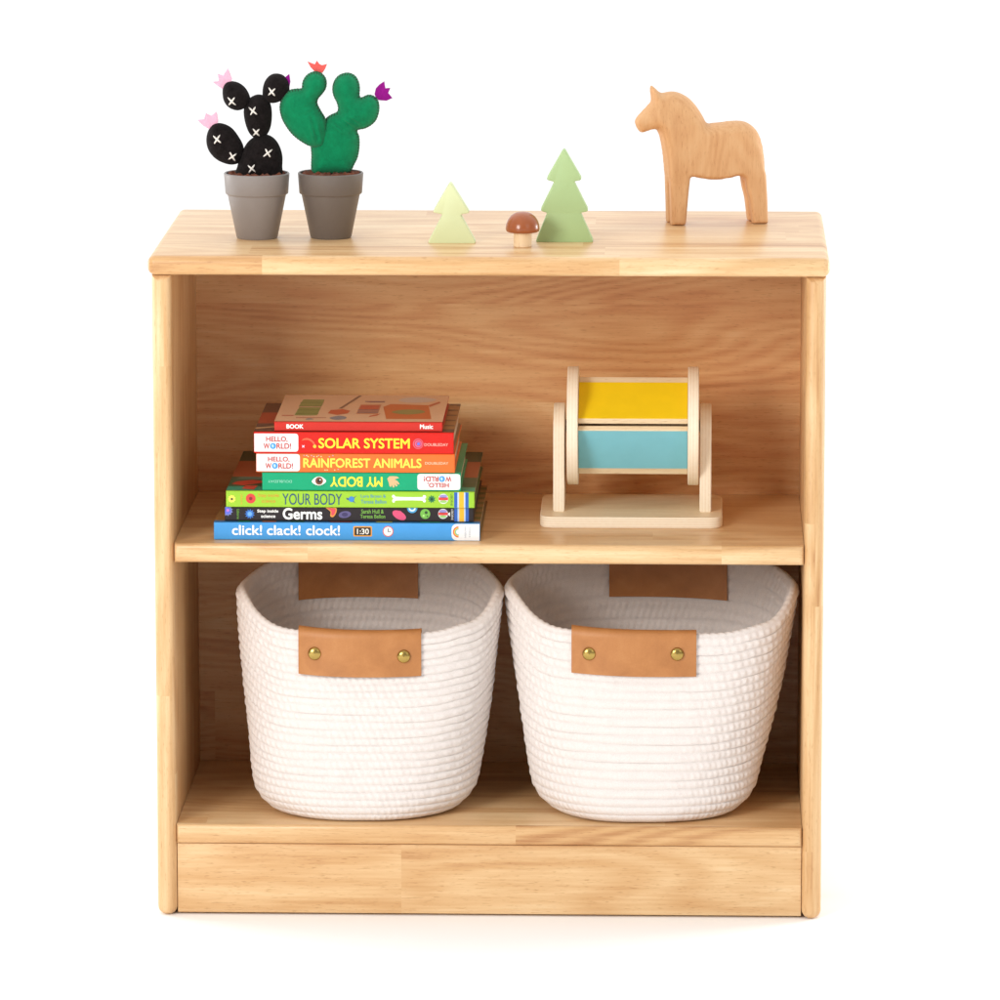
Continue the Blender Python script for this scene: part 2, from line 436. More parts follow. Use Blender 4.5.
# green cactus
k2 = thing('potted_cactus', 'green felt cactus with coral and purple flowers in a grey pot coloured darker as if shaded', 'toy cactus', (-.167, .1288+.0212, ZTOP), 0, 'potted felt cacti')
pot(k2, M_pot2)
ug = .1336e-3
def G(p): return ((p[0]-461)*ug, .069+(880-p[1])*ug*1.01)
main = smooth_closed([(312, 660), (311, 760), (322, 905), (460, 912), (596, 902), (645, 830), (672, 770), (684, 690), (682, 620), (668, 574), (722, 560), (772, 535), (812, 495), (833, 440), (838, 385), (824, 335), (790, 306), (748, 300), (698, 320), (686, 300), (689, 250), (680, 200), (655, 157), (610, 133), (560, 136), (515, 160), (485, 205), (475, 260), (485, 312), (508, 360), (518, 405), (508, 432), (465, 452), (425, 480), (370, 540)], 6)
left = smooth_closed([(308, 690), (240, 655), (172, 602), (120, 535), (86, 468), (72, 390), (88, 325), (116, 280), (155, 256), (205, 247), (242, 244), (247, 210), (258, 176), (284, 142), (320, 121), (358, 115), (400, 130), (429, 164), (438, 205), (429, 250), (402, 290), (372, 325), (366, 362), (395, 420), (424, 470), (436, 540), (434, 620), (415, 682), (365, 698)], 6)
cm = np.array(G((330, 640)))
def wrk(p):
    c = np.array(G((375, 590))); d = p-c; r = np.hypot(d[:, 0]/.010, d[:, 1]/.019)
    c3 = np.array(G((330, 400))); d3 = p-c3; r3 = np.hypot(d3[:, 0]/.012, d3[:, 1]/.008)
    return .0030*np.sin(2*pi*(d[:, 0]+.25*d[:, 1])/.0072)*np.exp(-r**2)+.0016*np.sin(2*pi*(d3[:, 1]-.4*d3[:, 0])/.007)*np.exp(-r3**2)
def wrk2(p):
    c = np.array(G((690, 560))); d = p-c; r = np.hypot(*(d.T)); a = np.arctan2(d[:, 1], d[:, 0])
    c2 = np.array(G((430, 490))); d2 = p-c2; r2_ = np.hypot(*(d2.T)); a2 = np.arctan2(d2[:, 1], d2[:, 0])
    c4 = np.array(G((610, 510))); d4 = p-c4; r4 = np.hypot(d4[:, 0]/.012, d4[:, 1]/.007)
    return .0030*np.sin(2*pi*(d4[:, 1]+.75*d4[:, 0])/.0075)*np.exp(-r4**2)+0.0012*np.sin(a*8+1)*np.exp(-(r/.012)**2)+.0016*np.sin(a2*9)*np.exp(-(r2_/.02)**2)
def seam(P, parent, every=.0030, other=None):
    rs = resample([tuple(p) for p in P.poly], every); bm = bmesh.new()
    for i in range(len(rs)):
        a, b, c_ = rs[i-1], rs[i], rs[(i+1) % len(rs)]
        t = (c_-a)/np.linalg.norm(c_-a); nn = np.array((-t[1], t[0]))
        if not inside(P.poly, (b+nn*.001)[None])[0]: nn = -nn
        if other is not None and inside(other.poly, b[None])[0]: continue
        pts = []
        for k in (.0, .5, 1.1, 1.7):
            q = b+nn*.0011*k+t*.0006*k
            y = P.y0-(P.h(q[None])[0] if k > 0 else 0)
            pts.append((q[0], y-.0002, q[1]))
        tube_bm(pts, .00034, 6, bm)
    obj('stitching', bm, M_dthread, parent, smooth=True)
PM = Pillow([G(p) for p in main], .0175, .0195, .0013, 2.0, wrk2, .0045)
PL = Pillow([G(p) for p in left], .0155, .0175, .0013, 2.0, wrk, -.0045)
om = obj('pad', PM.bm(), M_green, k2, smooth=True); ol = obj('pad', PL.bm(), M_green, k2, smooth=True)
seam(PM, om, other=PL); seam(PL, ol, other=PM)
flower([G(p) for p in [(350, 124), (312, 84), (289, 41), (325, 56), (346, 62), (361, 35), (380, 60), (400, 70), (440, 60), (426, 96), (404, 128)]], -.0035, M_coral, ol, ug)
flower([G(p) for p in [(808, 315), (800, 296), (810, 252), (838, 222), (876, 197), (884, 250), (922, 248), (906, 287), (938, 325), (892, 346), (832, 342)]], .0045, M_purple, om, ug)

# ------------------------------------------------------------------ wooden trees and mushroom
def painted(name, rgb):
    n_ = NT(name); co = n_.obj(); b = lin(rgb)
    a = n_.noise(co, 50, 3); c = n_.noise(co, 900, 2)
    f = n_.math('ADD', n_.math('MULTIPLY', a, .6), n_.math('MULTIPLY', c, .4))
    n_.p(Base_Color=n_.ramp(f, [(.3, tuple(v*.97 for v in b[:3])+(1,)), (.7, tuple(min(1, v*1.02) for v in b[:3])+(1,))]), Roughness=.5)
    n_.bump(f, .15, .0006)
    return n_.m
M_tree1 = painted('pale_lime_paint', (214, 224, 176)); M_tree2 = painted('sage_green_paint', (168, 195, 138))
ut = 1.0232/4.545*1e-3
t1 = [((x-234.5)*ut, (515-y)*ut*1.01) for x, y in [(227, 236), (316, 378), (272, 384), (346, 517), (122, 517), (192, 384), (146, 376)]]
o = obj('toy_tree', extrude_bm(round_poly(t1, [.004, .0028, .002, .0035, .0035, .002, .0028]), 0, .016, .0013, 3), M_tree1, None, (-.0405, .1066, ZTOP), True, 35)
tag(o, 'small pale lime wooden tree with two tiers, left of the mushroom', 'toy tree', 'wooden toy trees')
ut2 = 1.0245/4.545*1e-3
t2 = [((x-746.5)*ut2, (512-y)*ut2*1.01) for x, y in [(743, 88), (826, 230), (788, 238), (856, 372), (818, 379), (880, 514), (613, 514), (668, 380), (635, 370), (700, 240), (662, 230)]]
o = obj('toy_tree', extrude_bm(round_poly(t2, [.004, .003, .002, .003, .002, .0035, .0035, .002, .003, .002, .003]), 0, .018, .0013, 3), M_tree2, None, (.0745, .1184, ZTOP), True, 35)
tag(o, 'taller sage green wooden tree with three tiers, right of the mushroom', 'toy tree', 'wooden toy trees')
mu = thing('toy_mushroom', 'little wooden mushroom with glossy brown cap and pale stem', 'toy mushroom', (.0325, .0737+.0092, ZTOP))
obj('stem', lathe_bm([(0, 0), (.0086, 0), (.0092, .0006), (.0092, .016), (0, .016)], 48), M_stem, mu, smooth=True, sharp=40)
M_cap = plain('brown_lacquer', (156, 86, 48), .22, .5, .05, 60)
zc = .0150
cap = [(0, zc), (.0150, zc), (.0166, zc+.0008), (.0173, zc+.0030)]
for i in range(1, 13):
    a = i/12*pi/2; cap.append((.0173*cos(a)**.85 if i < 12 else 0, zc+.003+.0178*sin(a)))
obj('cap', lathe_bm(cap, 64), M_cap, mu, smooth=True, sharp=60)

# ------------------------------------------------------------------ carved horse
uh = .2301e-3
def HP(p): return ((p[0]-450)*uh*1.018, (704-p[1])*uh*.996)
hbody = [(150, 140), (147, 108), (146, 70), (152, 68), (172, 84), (196, 104), (240, 97), (280, 105), (320, 128), (355, 166), (385, 212), (404, 246), (440, 245), (490, 240), (540, 237), (580, 243), (615, 266), (640, 300), (655, 350), (662, 400), (664, 450), (660, 500), (620, 525), (575, 515), (550, 488), (500, 499), (440, 505), (380, 500), (325, 490), (300, 520), (260, 530), (225, 510), (213, 445), (205, 380), (196, 330), (186, 292), (172, 270), (140, 276), (106, 285), (86, 263), (77, 232), (86, 214), (112, 184), (140, 155)]
def hT(p):
    x = p[:, 0]/(uh*1.018)+450; z = 704-p[:, 1]/(uh*.996)
    head = np.clip((200-x)/70, 0, 1); mane = np.clip((250-z)/130, 0, 1)
    return .0213-.0065*np.maximum(head, mane*.8)
bm = Pillow(resample([HP(p) for p in smooth_closed(hbody, 4)], .0018).tolist(), hT, lambda p: .0055+.0075*np.clip((470-(704-p[:, 1]/(uh*.996)))/120, 0, 1), .0016, 2.3).bm()
def leg(pts, y0, y1):
    b2 = extrude_bm([HP(p) for p in pts], y0, y1, .0038, 3)
    me_ = bpy.data.meshes.new('leg'); b2.to_mesh(me_); b2.free(); bm.from_mesh(me_); bpy.data.meshes.remove(me_)
fl_ = [(244, 400), (300, 400), (318, 480), (310, 560), (298, 704), (233, 704), (230, 600), (226, 490)]
rl_ = [(580, 400), (640, 400), (662, 480), (669, 600), (672, 704), (603, 704), (590, 600), (576, 545), (566, 480)]
for y0, y1 in ((-.0210, -.0036), (.0036, .0210)):
    leg(fl_, y0, y1); leg(rl_, y0, y1)
bmesh.ops.triangulate(bm, faces=bm.faces[:])
bmesh.ops.recalc_face_normals(bm, faces=bm.faces[:])
me = bpy.data.meshes.new('toy_horse'); bm.to_mesh(me); bm.free()
tmp = bpy.data.objects.new('toy_horse', me); C.objects.link(tmp)
md = tmp.modifiers.new('r', 'REMESH'); md.mode = 'VOXEL'; md.voxel_size = .0011; md.use_smooth_shade = True
md = tmp.modifiers.new('s', 'SMOOTH'); md.factor = .5; md.iterations = 9
dg = bpy.context.evaluated_depsgraph_get(); dg.update()
me2 = bpy.data.meshes.new_from_object(tmp.evaluated_get(dg)); bpy.data.objects.remove(tmp)
hz = link('toy_horse', me2, M_horse, None, (.2305, .283, ZTOP+.0002), True)
hz.rotation_euler = (0, 0, R(10.5))
tag(hz, 'carved plain wooden horse standing at the right end of the bookcase top', 'toy horse')

# ------------------------------------------------------------------ books
K = 1.0185e-3; KZ = 1.036e-3
BX, BY = 347.0, .0234         # stack centre line and spine plane
def zz(py): return (540.6-py)*KZ
M_pages = NT('page_block'); co = M_pages.obj()
pn = M_pages.noise(M_pages.vmul(co, (2, 2, 2600)), 1, 2)
M_pages.p(Base_Color=M_pages.ramp(pn, [(.3, lin((196, 176, 146))), (.7, lin((232, 220, 200)))]), Roughness=.8); M_pages = M_pages.m

class Book:
    def __init__(s, label, x0, x1, y_top, y_bot, depth, rgb, set_back=0.0, board=.0016, paper=None, edge=None):
        s.cx = (x0+x1)/2; s.yb = y_bot; s.w = (x1-x0)*K; s.t = zz(y_top)-zz(y_bot)
        s.root = thing('book', label, 'book', (-.1448+(s.cx-BX)*K, BY+set_back, ZM+.0001+zz(y_bot)), 0, 'books stacked on the middle shelf')
        hw = s.w/2; t = s.t-.0003
        s.cover_mat = plain('printed_cover', rgb, .36, .28, .02, 40)
        bm = box_bm(-hw, hw, 0, .004, 0, t, .0011, 3, lambda m: m.y < .001)
        b2 = bmesh.new()
        for z0, z1 in ((0, board), (t-board, t)):
            q = box_bm(-hw, hw, .0041, depth, z0, z1, .0004, 1)
            for f_ in q.faces: f_.material_index = 1
            me_ = bpy.data.meshes.new('x'); q.to_mesh(me_); q.free(); bm.from_mesh(me_); bpy.data.meshes.remove(me_)
        b2.free()
        obj('cover', bm, [s.cover_mat, plain('printed_board', edge or rgb, .4, .4, .05, 40)], s.root)
        obj('pages', box_bm(-hw+.0025, hw-.0025, .0042, depth-.003, board+.0001, t-board-.0001), paper or M_pages, s.root)
        s.top = t; s.depth = depth; s.lay = 0
    def X(s, px): return (px-s.cx)*K
    def Z(s, py): return (s.yb-py)*KZ
    def text(s, body, x0, x1, y0, y1, rgb, bold=.02, name='title', flip=False, spacing=1.0, parent=None, level=2, vert=False):
        me = text_mesh(body, min(bold, 0), 0.0, 0, spacing); sh = max(bold, 0)*8.0
        n_ = len(me.vertices); co_ = np.zeros(n_*3); me.vertices.foreach_get('co', co_); co_ = co_.reshape(-1, 3)
        lo, hi = co_.min(0), co_.max(0); f = (co_-lo)/np.maximum(hi-lo, 1e-9)
        if flip: f = 1-f
        if vert: f = np.c_[f[:, 1], 1-f[:, 0], f[:, 2]]
        xa, xb, za, zb = s.X(x0+sh), s.X(x1-sh), s.Z(y1-sh), s.Z(y0+sh)
        out_ = np.c_[xa+(xb-xa)*f[:, 0], np.full(n_, -.00012*level), za+(zb-za)*f[:, 1]]
        me.vertices.foreach_set('co', out_.ravel()); me.materials.clear()
        if sh > 0:          # heavier strokes: the outline laid down again a hair to each side, each on its own level
            base = bmesh.new(); k_ = 0; sk = sh*K
            for dx_, dz_ in ((0, 0), (1, 0), (-1, 0), (0, 1), (0, -1), (.7, .7), (-.7, .7), (.7, -.7), (-.7, -.7)):
                c2 = me.copy(); c2.transform(Matrix.Translation((dx_*sk, -.000006*k_, dz_*sk))); base.from_mesh(c2); bpy.data.meshes.remove(c2); k_ += 1
            base.to_mesh(me); base.free()
        return link(name, me, ink(rgb), parent or s.root)
    def shape(s, pts, rgb, name='picture', level=1, parent=None):
        """flat printed shape on the spine, points in picture units"""
        xl = s.w/2/K-.5; yl = s.t/KZ
        pts = [(min(max(x, s.cx-xl), s.cx+xl), min(max(y, s.yb-yl+.7), s.yb-.4)) for x, y in pts]
        bm = bmesh.new(); f = bm.faces.new([bm.verts.new((s.X(x), -.00012*level, s.Z(y))) for x, y in pts])
        bm.normal_update()
        if f.normal.y > 0: f.normal_flip()
        me = bpy.data.meshes.new(name); bm.to_mesh(me); bm.free()
        return link(name, me, ink(rgb), parent or s.root)
    def disc(s, cx, cy, r, rgb, name='picture', level=1, rx=None, rot=0, parent=None, a0=0, a1=360):
        rx = rx or r; c, sn = cos(R(rot)), sin(R(rot))
        pts = [(rx*cos(R(a0+(a1-a0)*k/28)), r*sin(R(a0+(a1-a0)*k/28))) for k in range(28 if a1-a0 >= 360 else 29)]
        return s.shape([(cx+c*x-sn*y, cy+sn*x+c*y) for x, y in pts], rgb, name, level, parent)
    def burst(s, cx, cy, r0, r1, nsp, rgb, level=1, name='picture'):
        return s.shape([(cx+(r1 if k % 2 else r0)*cos(pi*k/nsp), cy+(r1 if k % 2 else r0)*sin(pi*k/nsp)) for k in range(2*nsp)], rgb, name, level)
    def rrect(s, x0, x1, y0, y1, r, rgb, level=1, name='label_patch', corners=(1, 1, 1, 1)):
        rr = [r*c for c in corners]
        return s.shape([p for p in round_poly([(x0, y0), (x1, y0), (x1, y1), (x0, y1)], [max(q, .01) for q in rr], 4)], rgb, name, level)
    def patch(s, pts, rgb, level=1, name='cover_picture'):
        """printed patch on the front board; points as fractions of width and depth"""
        bm = bmesh.new(); f = bm.faces.new([bm.verts.new(((a-.5)*s.w, .003+b*(s.depth-.003), s.top+.00012*level)) for a, b in pts])
        bm.normal_update()
        if f.normal.z < 0: f.normal_flip()
        me = bpy.data.meshes.new(name); bm.to_mesh(me); bm.free()
        return link(name, me, ink(rgb), s.root)
    def hello(s, x0, x1, y0, y1, flip=False, left=True):
        p = s.rrect(x0, x1, y0+.6, y1-.6, 3.2, (226, 226, 224), 1, 'label_patch', ((.3, 1, 1, .3) if left else (1, 1, 1, 1)))
        w_ = x1-x0; h_ = y1-y0; RED = (190, 44, 44)
        cx_ = (x0+x1)/2+(1.0 if not flip else -1)
        def T(body, dx0, dx1, f0, f1):
            if not flip: s.text(body, cx_+dx0, cx_+dx1, y0+h_*f0, y0+h_*f1, RED, .018, 'lettering', parent=p)
            else: s.text(body, cx_-dx1, cx_-dx0, y1-h_*f1, y1-h_*f0, RED, .018, 'lettering', True, parent=p)
        T('HELLO,', -11, 10.5, .18, .48)
        T('W', -13.6, -7.6, .53, .82); T('RLD!', -.6, 14, .53, .82)
        gx = cx_-4.1*(1 if not flip else -1); gy = y0+h_*.675 if not flip else y1-h_*.675
        g_ = s.disc(gx, gy, 3.0, (70, 150, 214), 'globe_picture', 2)
        g_.parent = p
        q = s.shape([(gx-1.2, gy-1.8), (gx+.6, gy-1.4), (gx+.9, gy+.4), (gx-.2, gy+1.9), (gx-1.5, gy+.2)], (176, 214, 236), 'globe_picture', 3); q.parent = p
    def stripes(s, y0, y1):
        for a, b, c in ((454.2, 457.4, (44, 92, 178)), (457.4, 459.0, (176, 202, 232)), (459.0, 464.0, (246, 178, 42)), (464.0, 465.4, (176, 202, 232)), (465.4, 468.6, (44, 92, 178))):
            s.shape([(a, y0), (b, y0), (b, y1), (a, y1)], c, 'stripe', 1)
    def balloon(s, cx, cy, r):
        s.disc(cx, cy, r, (226, 224, 226), 'emblem', 1)
        s.shape([(cx-r*.95, cy-r*.28), (cx+r*.95, cy-r*.28), (cx+r*.93, cy+r*.28), (cx-r*.93, cy+r*.28)], (214, 62, 60), 'emblem', 2)
        s.disc(cx, cy-r*.5, r*.32, (150, 140, 200), 'emblem', 2, r*.8)
        s.disc(cx, cy+r*.55, r*.26, (150, 196, 110), 'emblem', 2, r*.72)

# bottom: blue
b = Book('blue board book at the bottom of the stack, with white lettering', 213.6, 480, 523.0, 540.6, .232, (72, 154, 220), 0, edge=(128, 108, 70))
for w_, xa, xb in (('click!', 231.8, 262), ('clack!', 266.8, 300.6), ('clock!', 306, 340)):
    b.text(w_, xa, xb, 525.6, 535.8, (246, 248, 250), .035)
b.rrect(353.4, 372, 526.4, 536.6, 1.2, (236, 160, 50), 1, 'clock_face'); b.rrect(354.6, 370.8, 527.5, 535.5, .8, (52, 42, 38), 2, 'clock_face')
b.text('1:30', 357, 369, 528.8, 534.4, (238, 236, 228), .02, 'lettering', level=3)
b.disc(388.1, 531.4, 5.4, (222, 92, 84), 'clock_face'); b.disc(388.1, 531.4, 4.5, (246, 246, 244), 'clock_face', 2)
b.shape([(387.7, 528.4), (388.5, 528.4), (388.5, 531.4), (391, 531.0), (391, 531.8), (387.7, 532)], (70, 70, 80), 'clock_face', 3)
b.rrect(451.6, 479.9, 523.6, 540.2, 6, (236, 238, 240), 1, 'label_patch', (1, .1, .1, 1))
for r_, c_, l_ in ((5.6, (226, 110, 70), 2), (4.5, (244, 190, 80), 3), (3.5, (120, 190, 150), 4), (2.5, (236, 238, 240), 5)):
    b.disc(458.6, 531.6, r_, c_, 'emblem', l_, a0=90, a1=270)
b.text('make believe', 464.5, 467, 526, 537.5, (170, 176, 184), 0, 'lettering', vert=True); b.text('ideas', 469, 471.4, 527, 537, (184, 190, 196), 0, 'lettering', vert=True)
b.patch([(0, .0), (1, .0), (1, .04), (0, .04)], (60, 120, 170)); b.patch([(0, .04), (1, .04), (1, 1), (0, 1)], (150, 112, 66))
for k in range(7): b.patch([(.97, .1+k*.13), (1, .1+k*.13), (1, .16+k*.13), (.97, .16+k*.13)], (92, 92, 40), 2)
for xa, xb, c_ in ((238, 250, (40, 150, 90)), (262, 276, (206, 110, 50)), (290, 304, (44, 100, 60)), (330, 352, (150, 70, 40)), (376, 392, (200, 190, 90)), (420, 440, (60, 150, 120))):
    fa = (xa-213.6)/266.4; fb = (xb-213.6)/266.4
    b.patch([(fa, 0), (fb, 0), (fb, .5), (fa, .5)], c_, 3)
# germs
b = Book('thin black book with white rounded lettering and coloured microbes on its spine', 224.1, 473.5, 508.2, 523.0, .248, (40, 32, 34), .007)
b.disc(226.9, 512.6, 3.6, (96, 110, 220), 'picture', 2); b.burst(226.9, 512.6, 4.2, 5.6, 11, (120, 130, 190)); b.disc(227.4, 512.2, 1.5, (190, 120, 210), 'picture', 3)
b.text('Usborne', 236.3, 239, 511, 521, (120, 180, 60), 0, 'lettering', vert=True)
b.burst(249.3, 515.8, 3.2, 5.2, 11, (54, 120, 206)); b.disc(249.3, 515.8, 2.2, (110, 170, 230), 'picture', 2)
b.text('Step inside', 256.8, 278, 511.2, 515.2, (240, 238, 234), .02, 'lettering'); b.text('science', 260.5, 275, 516.4, 519.6, (240, 238, 234), .02, 'lettering')
b.text('Germs', 282.3, 322, 509.6, 521.2, (250, 248, 244), .05)
b.shape(smooth_closed([(325, 508.8), (331, 509.2), (336, 509.5), (336, 514), (333, 518.4), (330, 517.6), (330, 513)], 4), (228, 150, 60), 'picture', 1)
b.shape(smooth_closed([(327, 509.4), (331, 509.8), (335, 510.4), (334.8, 514), (332.6, 517), (331, 516), (331, 512.6)], 4), (222, 74, 88), 'picture', 2)
b.disc(344.5, 516, 3.4, (92, 84, 132), 'picture', 1, 6.2, -8); b.disc(344.5, 516, 2, (62, 54, 98), 'picture', 2, 3.0)
b.text('Sarah Hull &', 361, 383.5, 510.6, 514.8, (120, 176, 70), .01, 'lettering'); b.text('Teresa Bellon', 360, 385, 515.8, 519.6, (120, 176, 70), .01, 'lettering')
b.burst(398.6, 516, 3.9, 4.4, 16, (220, 80, 120)); b.disc(399, 516.4, 4.0, (220, 80, 120), 'picture', 2, 7.4, 28)
b.disc(412, 509, 5.2, (70, 160, 214), 'picture', 1, a0=0, a1=180); b.disc(412, 509, 3.6, (226, 236, 240), 'picture', 2, a0=0, a1=180); b.disc(412, 509, 2, (70, 160, 214), 'picture', 3, a0=0, a1=180)
b.disc(425, 515, 5.0, (116, 182, 72)); b.disc(426, 513.6, 1.5, (50, 80, 40), 'picture', 2); b.disc(423.4, 516.8, 1.1, (176, 220, 130), 'picture', 2); b.disc(427.2, 517.4, .9, (60, 96, 44), 'picture', 2)
b.balloon(442.9, 514.8, 5.0); b.shape([(447.4, 515), (449.8, 513), (449.8, 517.4)], (240, 240, 236), 'emblem', 1)
b.text('USBORNE', 451, 453.2, 510, 521, (226, 224, 220), 0, 'lettering', vert=True)
b.stripes(508.8, 522.4)
# lime
b = Book('lime green book with dark blue lettering and a white bone on its spine', 225.9, 474.6, 491.8, 508.2, .250, (152, 198, 52), .002, edge=(76, 104, 56))
b.burst(231.8, 500, 3.2, 4.0, 9, (236, 226, 90)); b.disc(231.8, 500.2, 1.2, (70, 60, 50), 'picture', 2)
b.text('Usborne', 240.6, 243, 495, 505.5, (226, 170, 60), 0, 'lettering', vert=True)
b.disc(250.7, 499.6, 4.9, (214, 64, 56)); b.disc(250.7, 499.6, 1.7, (130, 34, 36), 'picture', 2)
b.text('Step inside', 258, 279, 494.6, 498.8, (226, 140, 50), 0, 'lettering'); b.text('science', 261.5, 275.5, 500.4, 503.6, (226, 140, 50), 0, 'lettering')
b.text('YOUR BODY', 282.4, 342, 494.4, 505.6, (46, 84, 112), .004)
b.disc(351.6, 499.8, 2.8, (60, 130, 200), 'picture', 2); b.shape([(346, 498.4), (352, 499), (357, 496), (353, 500.6), (356, 504), (351, 501.6), (347, 500.4)], (70, 100, 120), 'picture', 1)
b.text('Lara Bryan &', 361, 386, 495.2, 499, (60, 140, 190), 0, 'lettering'); b.text('Teresa Bellon', 361, 386.4, 500.4, 504, (60, 140, 190), 0, 'lettering')
bone = [(393, 495.2), (395, 495.8), (397, 497.2), (421, 497.4), (423, 495.8), (425.4, 495.6), (426.2, 498), (424.6, 499.2), (426, 500.6), (425, 502.6), (423, 502.2), (421, 500.8), (397, 500.8), (395, 502.6), (392.8, 502.8), (392.4, 500.4), (393.6, 499), (392, 497.2)]
b.shape(smooth_closed(bone, 3), (246, 246, 240), 'bone_picture', 1)
b.burst(431.8, 499.4, 2.6, 4.2, 9, (40, 120, 70)); b.disc(431.8, 499.4, 1.3, (20, 60, 44), 'picture', 2)
b.balloon(443.4, 499, 5.0); b.text('USBORNE', 450.6, 452.8, 494, 506, (90, 120, 60), 0, 'lettering', vert=True)
b.stripes(492.4, 507.8)
for pts, c_ in (([(.0, .0), (1, .0), (1, .10), (0, .10)], (40, 150, 120)), ([(.0, .10), (1, .10), (1, .20), (0, .20)], (36, 82, 52)), ([(0, .20), (1, .20), (1, .34), (0, .34)], (56, 90, 66)), ([(0, .34), (1, .34), (1, .74), (0, .74)], (170, 82, 48)), ([(0, .74), (1, .74), (1, 1), (0, 1)], (52, 72, 44))):
    b.patch(pts, c_)
b.patch([(.01, .16), (.06, .12), (.12, .17), (.15, .22), (.09, .26), (.03, .22)], (196, 60, 44), 2); b.patch([(.06, .04), (.11, .02), (.12, .12), (.07, .12)], (208, 74, 58), 2)
b.patch([(.02, .28), (.14, .27), (.145, .33), (.04, .34)], (96, 120, 104), 2)
# green MY BODY (turned upside down)
b = Book('emerald green book lying upside down, yellow lettering and an eye on its spine', 262.1, 460.9, 473.6, 491.8, .192, (10, 158, 110), .004)
b.text('DOUBLEDAY', 268, 291.8, 481.4, 484, (150, 214, 190), .0, 'lettering', True)
b.shape(smooth_closed([(311.8, 482.6), (315, 479), (319, 477.6), (323, 478.8), (326.2, 482.2), (323, 485.4), (319, 486.6), (315, 485.6)], 4), (240, 238, 230), 'eye_picture', 1)
b.disc(319.2, 482, 3.9, (122, 72, 44), 'eye_picture', 2); b.disc(319.2, 482, 2.0, (46, 28, 24), 'eye_picture', 3); b.disc(320.2, 481, .7, (240, 236, 230), 'eye_picture', 4)
for k in range(5): b.shape([(314.6+k*2.2, 485.4+.5*(2-abs(k-2))), (315.2+k*2.2, 485.4+.5*(2-abs(k-2))), (314.6+k*2.2+(k-2)*.5, 488)], (40, 40, 36), 'eye_picture', 1)
b.text('MY BODY', 330.2, 382.6, 477.6, 487.8, (238, 226, 60), .04, flip=True)
hand = [(387.4, 479.4), (389.4, 477.2), (393, 477), (397, 477.4), (399.4, 478.8), (396.4, 479.4), (394.6, 480.2), (397.6, 482), (399.6, 484.6), (398.4, 485.4), (396, 483.6), (397.6, 486.4), (396.2, 487.4), (394, 484.6), (394.6, 488), (392.8, 488.2), (391.8, 485.2), (391.2, 487.6), (389.6, 487.2), (389, 484)]
b.shape(hand, (222, 176, 128), 'hand_picture', 1)
b.hello(417.4, 460.4, 474, 491.2, True, False)
# orange
b = Book('orange book with long yellow title, below the red one with matching white label', 256.1, 454.9, 454.6, 473.6, .190, (236, 110, 44), .004)
b.hello(256.3, 300, 454.8, 473.2)
b.text('RAINFOREST ANIMALS', 303.4, 421.6, 459.4, 468.8, (250, 232, 84), .035)
b.text('DOUBLEDAY', 425.2, 448.4, 462.7, 465.2, (248, 214, 180), .0, 'lettering')
for k in range(14):
    b.disc(304+k*2.6+random.uniform(-1, 1), random.choice((456.8, 457.8, 470.4, 471.2)), .6, random.choice(((200, 190, 200), (250, 210, 150), (170, 150, 170))), 'picture')
# red
b = Book('bright red book with yellow title and white label, second from the top', 254.1, 453.9, 433.2, 454.6, .190, (206, 26, 14), .003, edge=(150, 108, 74))
b.hello(254.3, 298.6, 434.4, 453.6)
b.shape([(302, 442), (303.5, 440), (307, 439.2), (311, 440.2), (314.4, 443.2), (316, 446.4), (314.2, 446), (312, 443.2), (308.6, 441.2), (305, 441.2)], (226, 96, 60), 'comet_picture', 1)
b.disc(315, 447.6, 1.7, (242, 190, 60), 'comet_picture', 2); b.burst(303.6, 447.6, .8, 1.9, 4, (230, 200, 220), 2)
b.text('SOLAR SYSTEM', 318.7, 410, 439.2, 449.4, (250, 224, 50), .04)
for r_, c_, l_ in ((5.2, (206, 90, 110), 1), (4.3, (220, 40, 26), 2), (3.4, (190, 110, 160), 3), (2.5, (220, 50, 40), 4), (1.7, (110, 110, 210), 5)): b.disc(418.3+(5.2-r_)*.12, 444.6, r_, c_, 'galaxy_picture', l_)
b.text('DOUBLEDAY', 424.6, 448.2, 444, 446.8, (246, 190, 176), 0, 'lettering')
for a_, c_ in (((0, .0, 1, .28), (96, 70, 62)), ((0, .28, 1, .66), (166, 72, 50)), ((0, .66, 1, 1), (104, 72, 60))):
    b.patch([(a_[0], a_[1]), (a_[2], a_[1]), (a_[2], a_[3]), (a_[0], a_[3])], c_)
b.patch([(.0, .08), (.1, .14), (.1, .19), (0, .13)], (190, 150, 110), 2); b.patch([(.94, .1), (1, .1), (1, .9), (.94, .95)], (168, 122, 78), 2)
for k in range(4): b.patch([(.945, .2+k*.18), (.995, .2+k*.18), (.995, .24+k*.18), (.945, .25+k*.18)], (110, 78, 56), 3)
# top: music book
b = Book('thin red-spined book on top of the stack with musical pictures on its tan cover', 274.3, 442.4, 423.6, 433.2, .178, (198, 44, 32), .007)
b.text('BOOK', 286.6, 303.6, 426.2, 430.6, (250, 246, 240), .03); b.text('Music', 420, 433, 425.8, 430.4, (250, 246, 240), .02, 'lettering')
TAN = (222, 182, 148)
b.patch([(0, .0), (1, .0), (1, 1), (0, 1)], TAN, 1)
b.patch([(.105, .22), (.24, .22), (.245, .52), (.115, .52)], (140, 146, 84), 2); b.patch([(.11, .56), (.247, .56), (.25, .82), (.12, .82)], (148, 152, 92), 2)
for k in range(4): b.patch([(.11, .27+k*.14), (.245, .27+k*.14), (.245, .29+k*.14), (.11, .29+k*.14)], (116, 128, 72), 3)
b.patch([(.30, .30), (.36, .24), (.42, .30), (.43, .40), (.38, .46), (.31, .42)], (198, 92, 60), 2)
b.patch([(.355, .48), (.375, .48), (.47, .98), (.45, .98)], (136, 98, 82), 2)
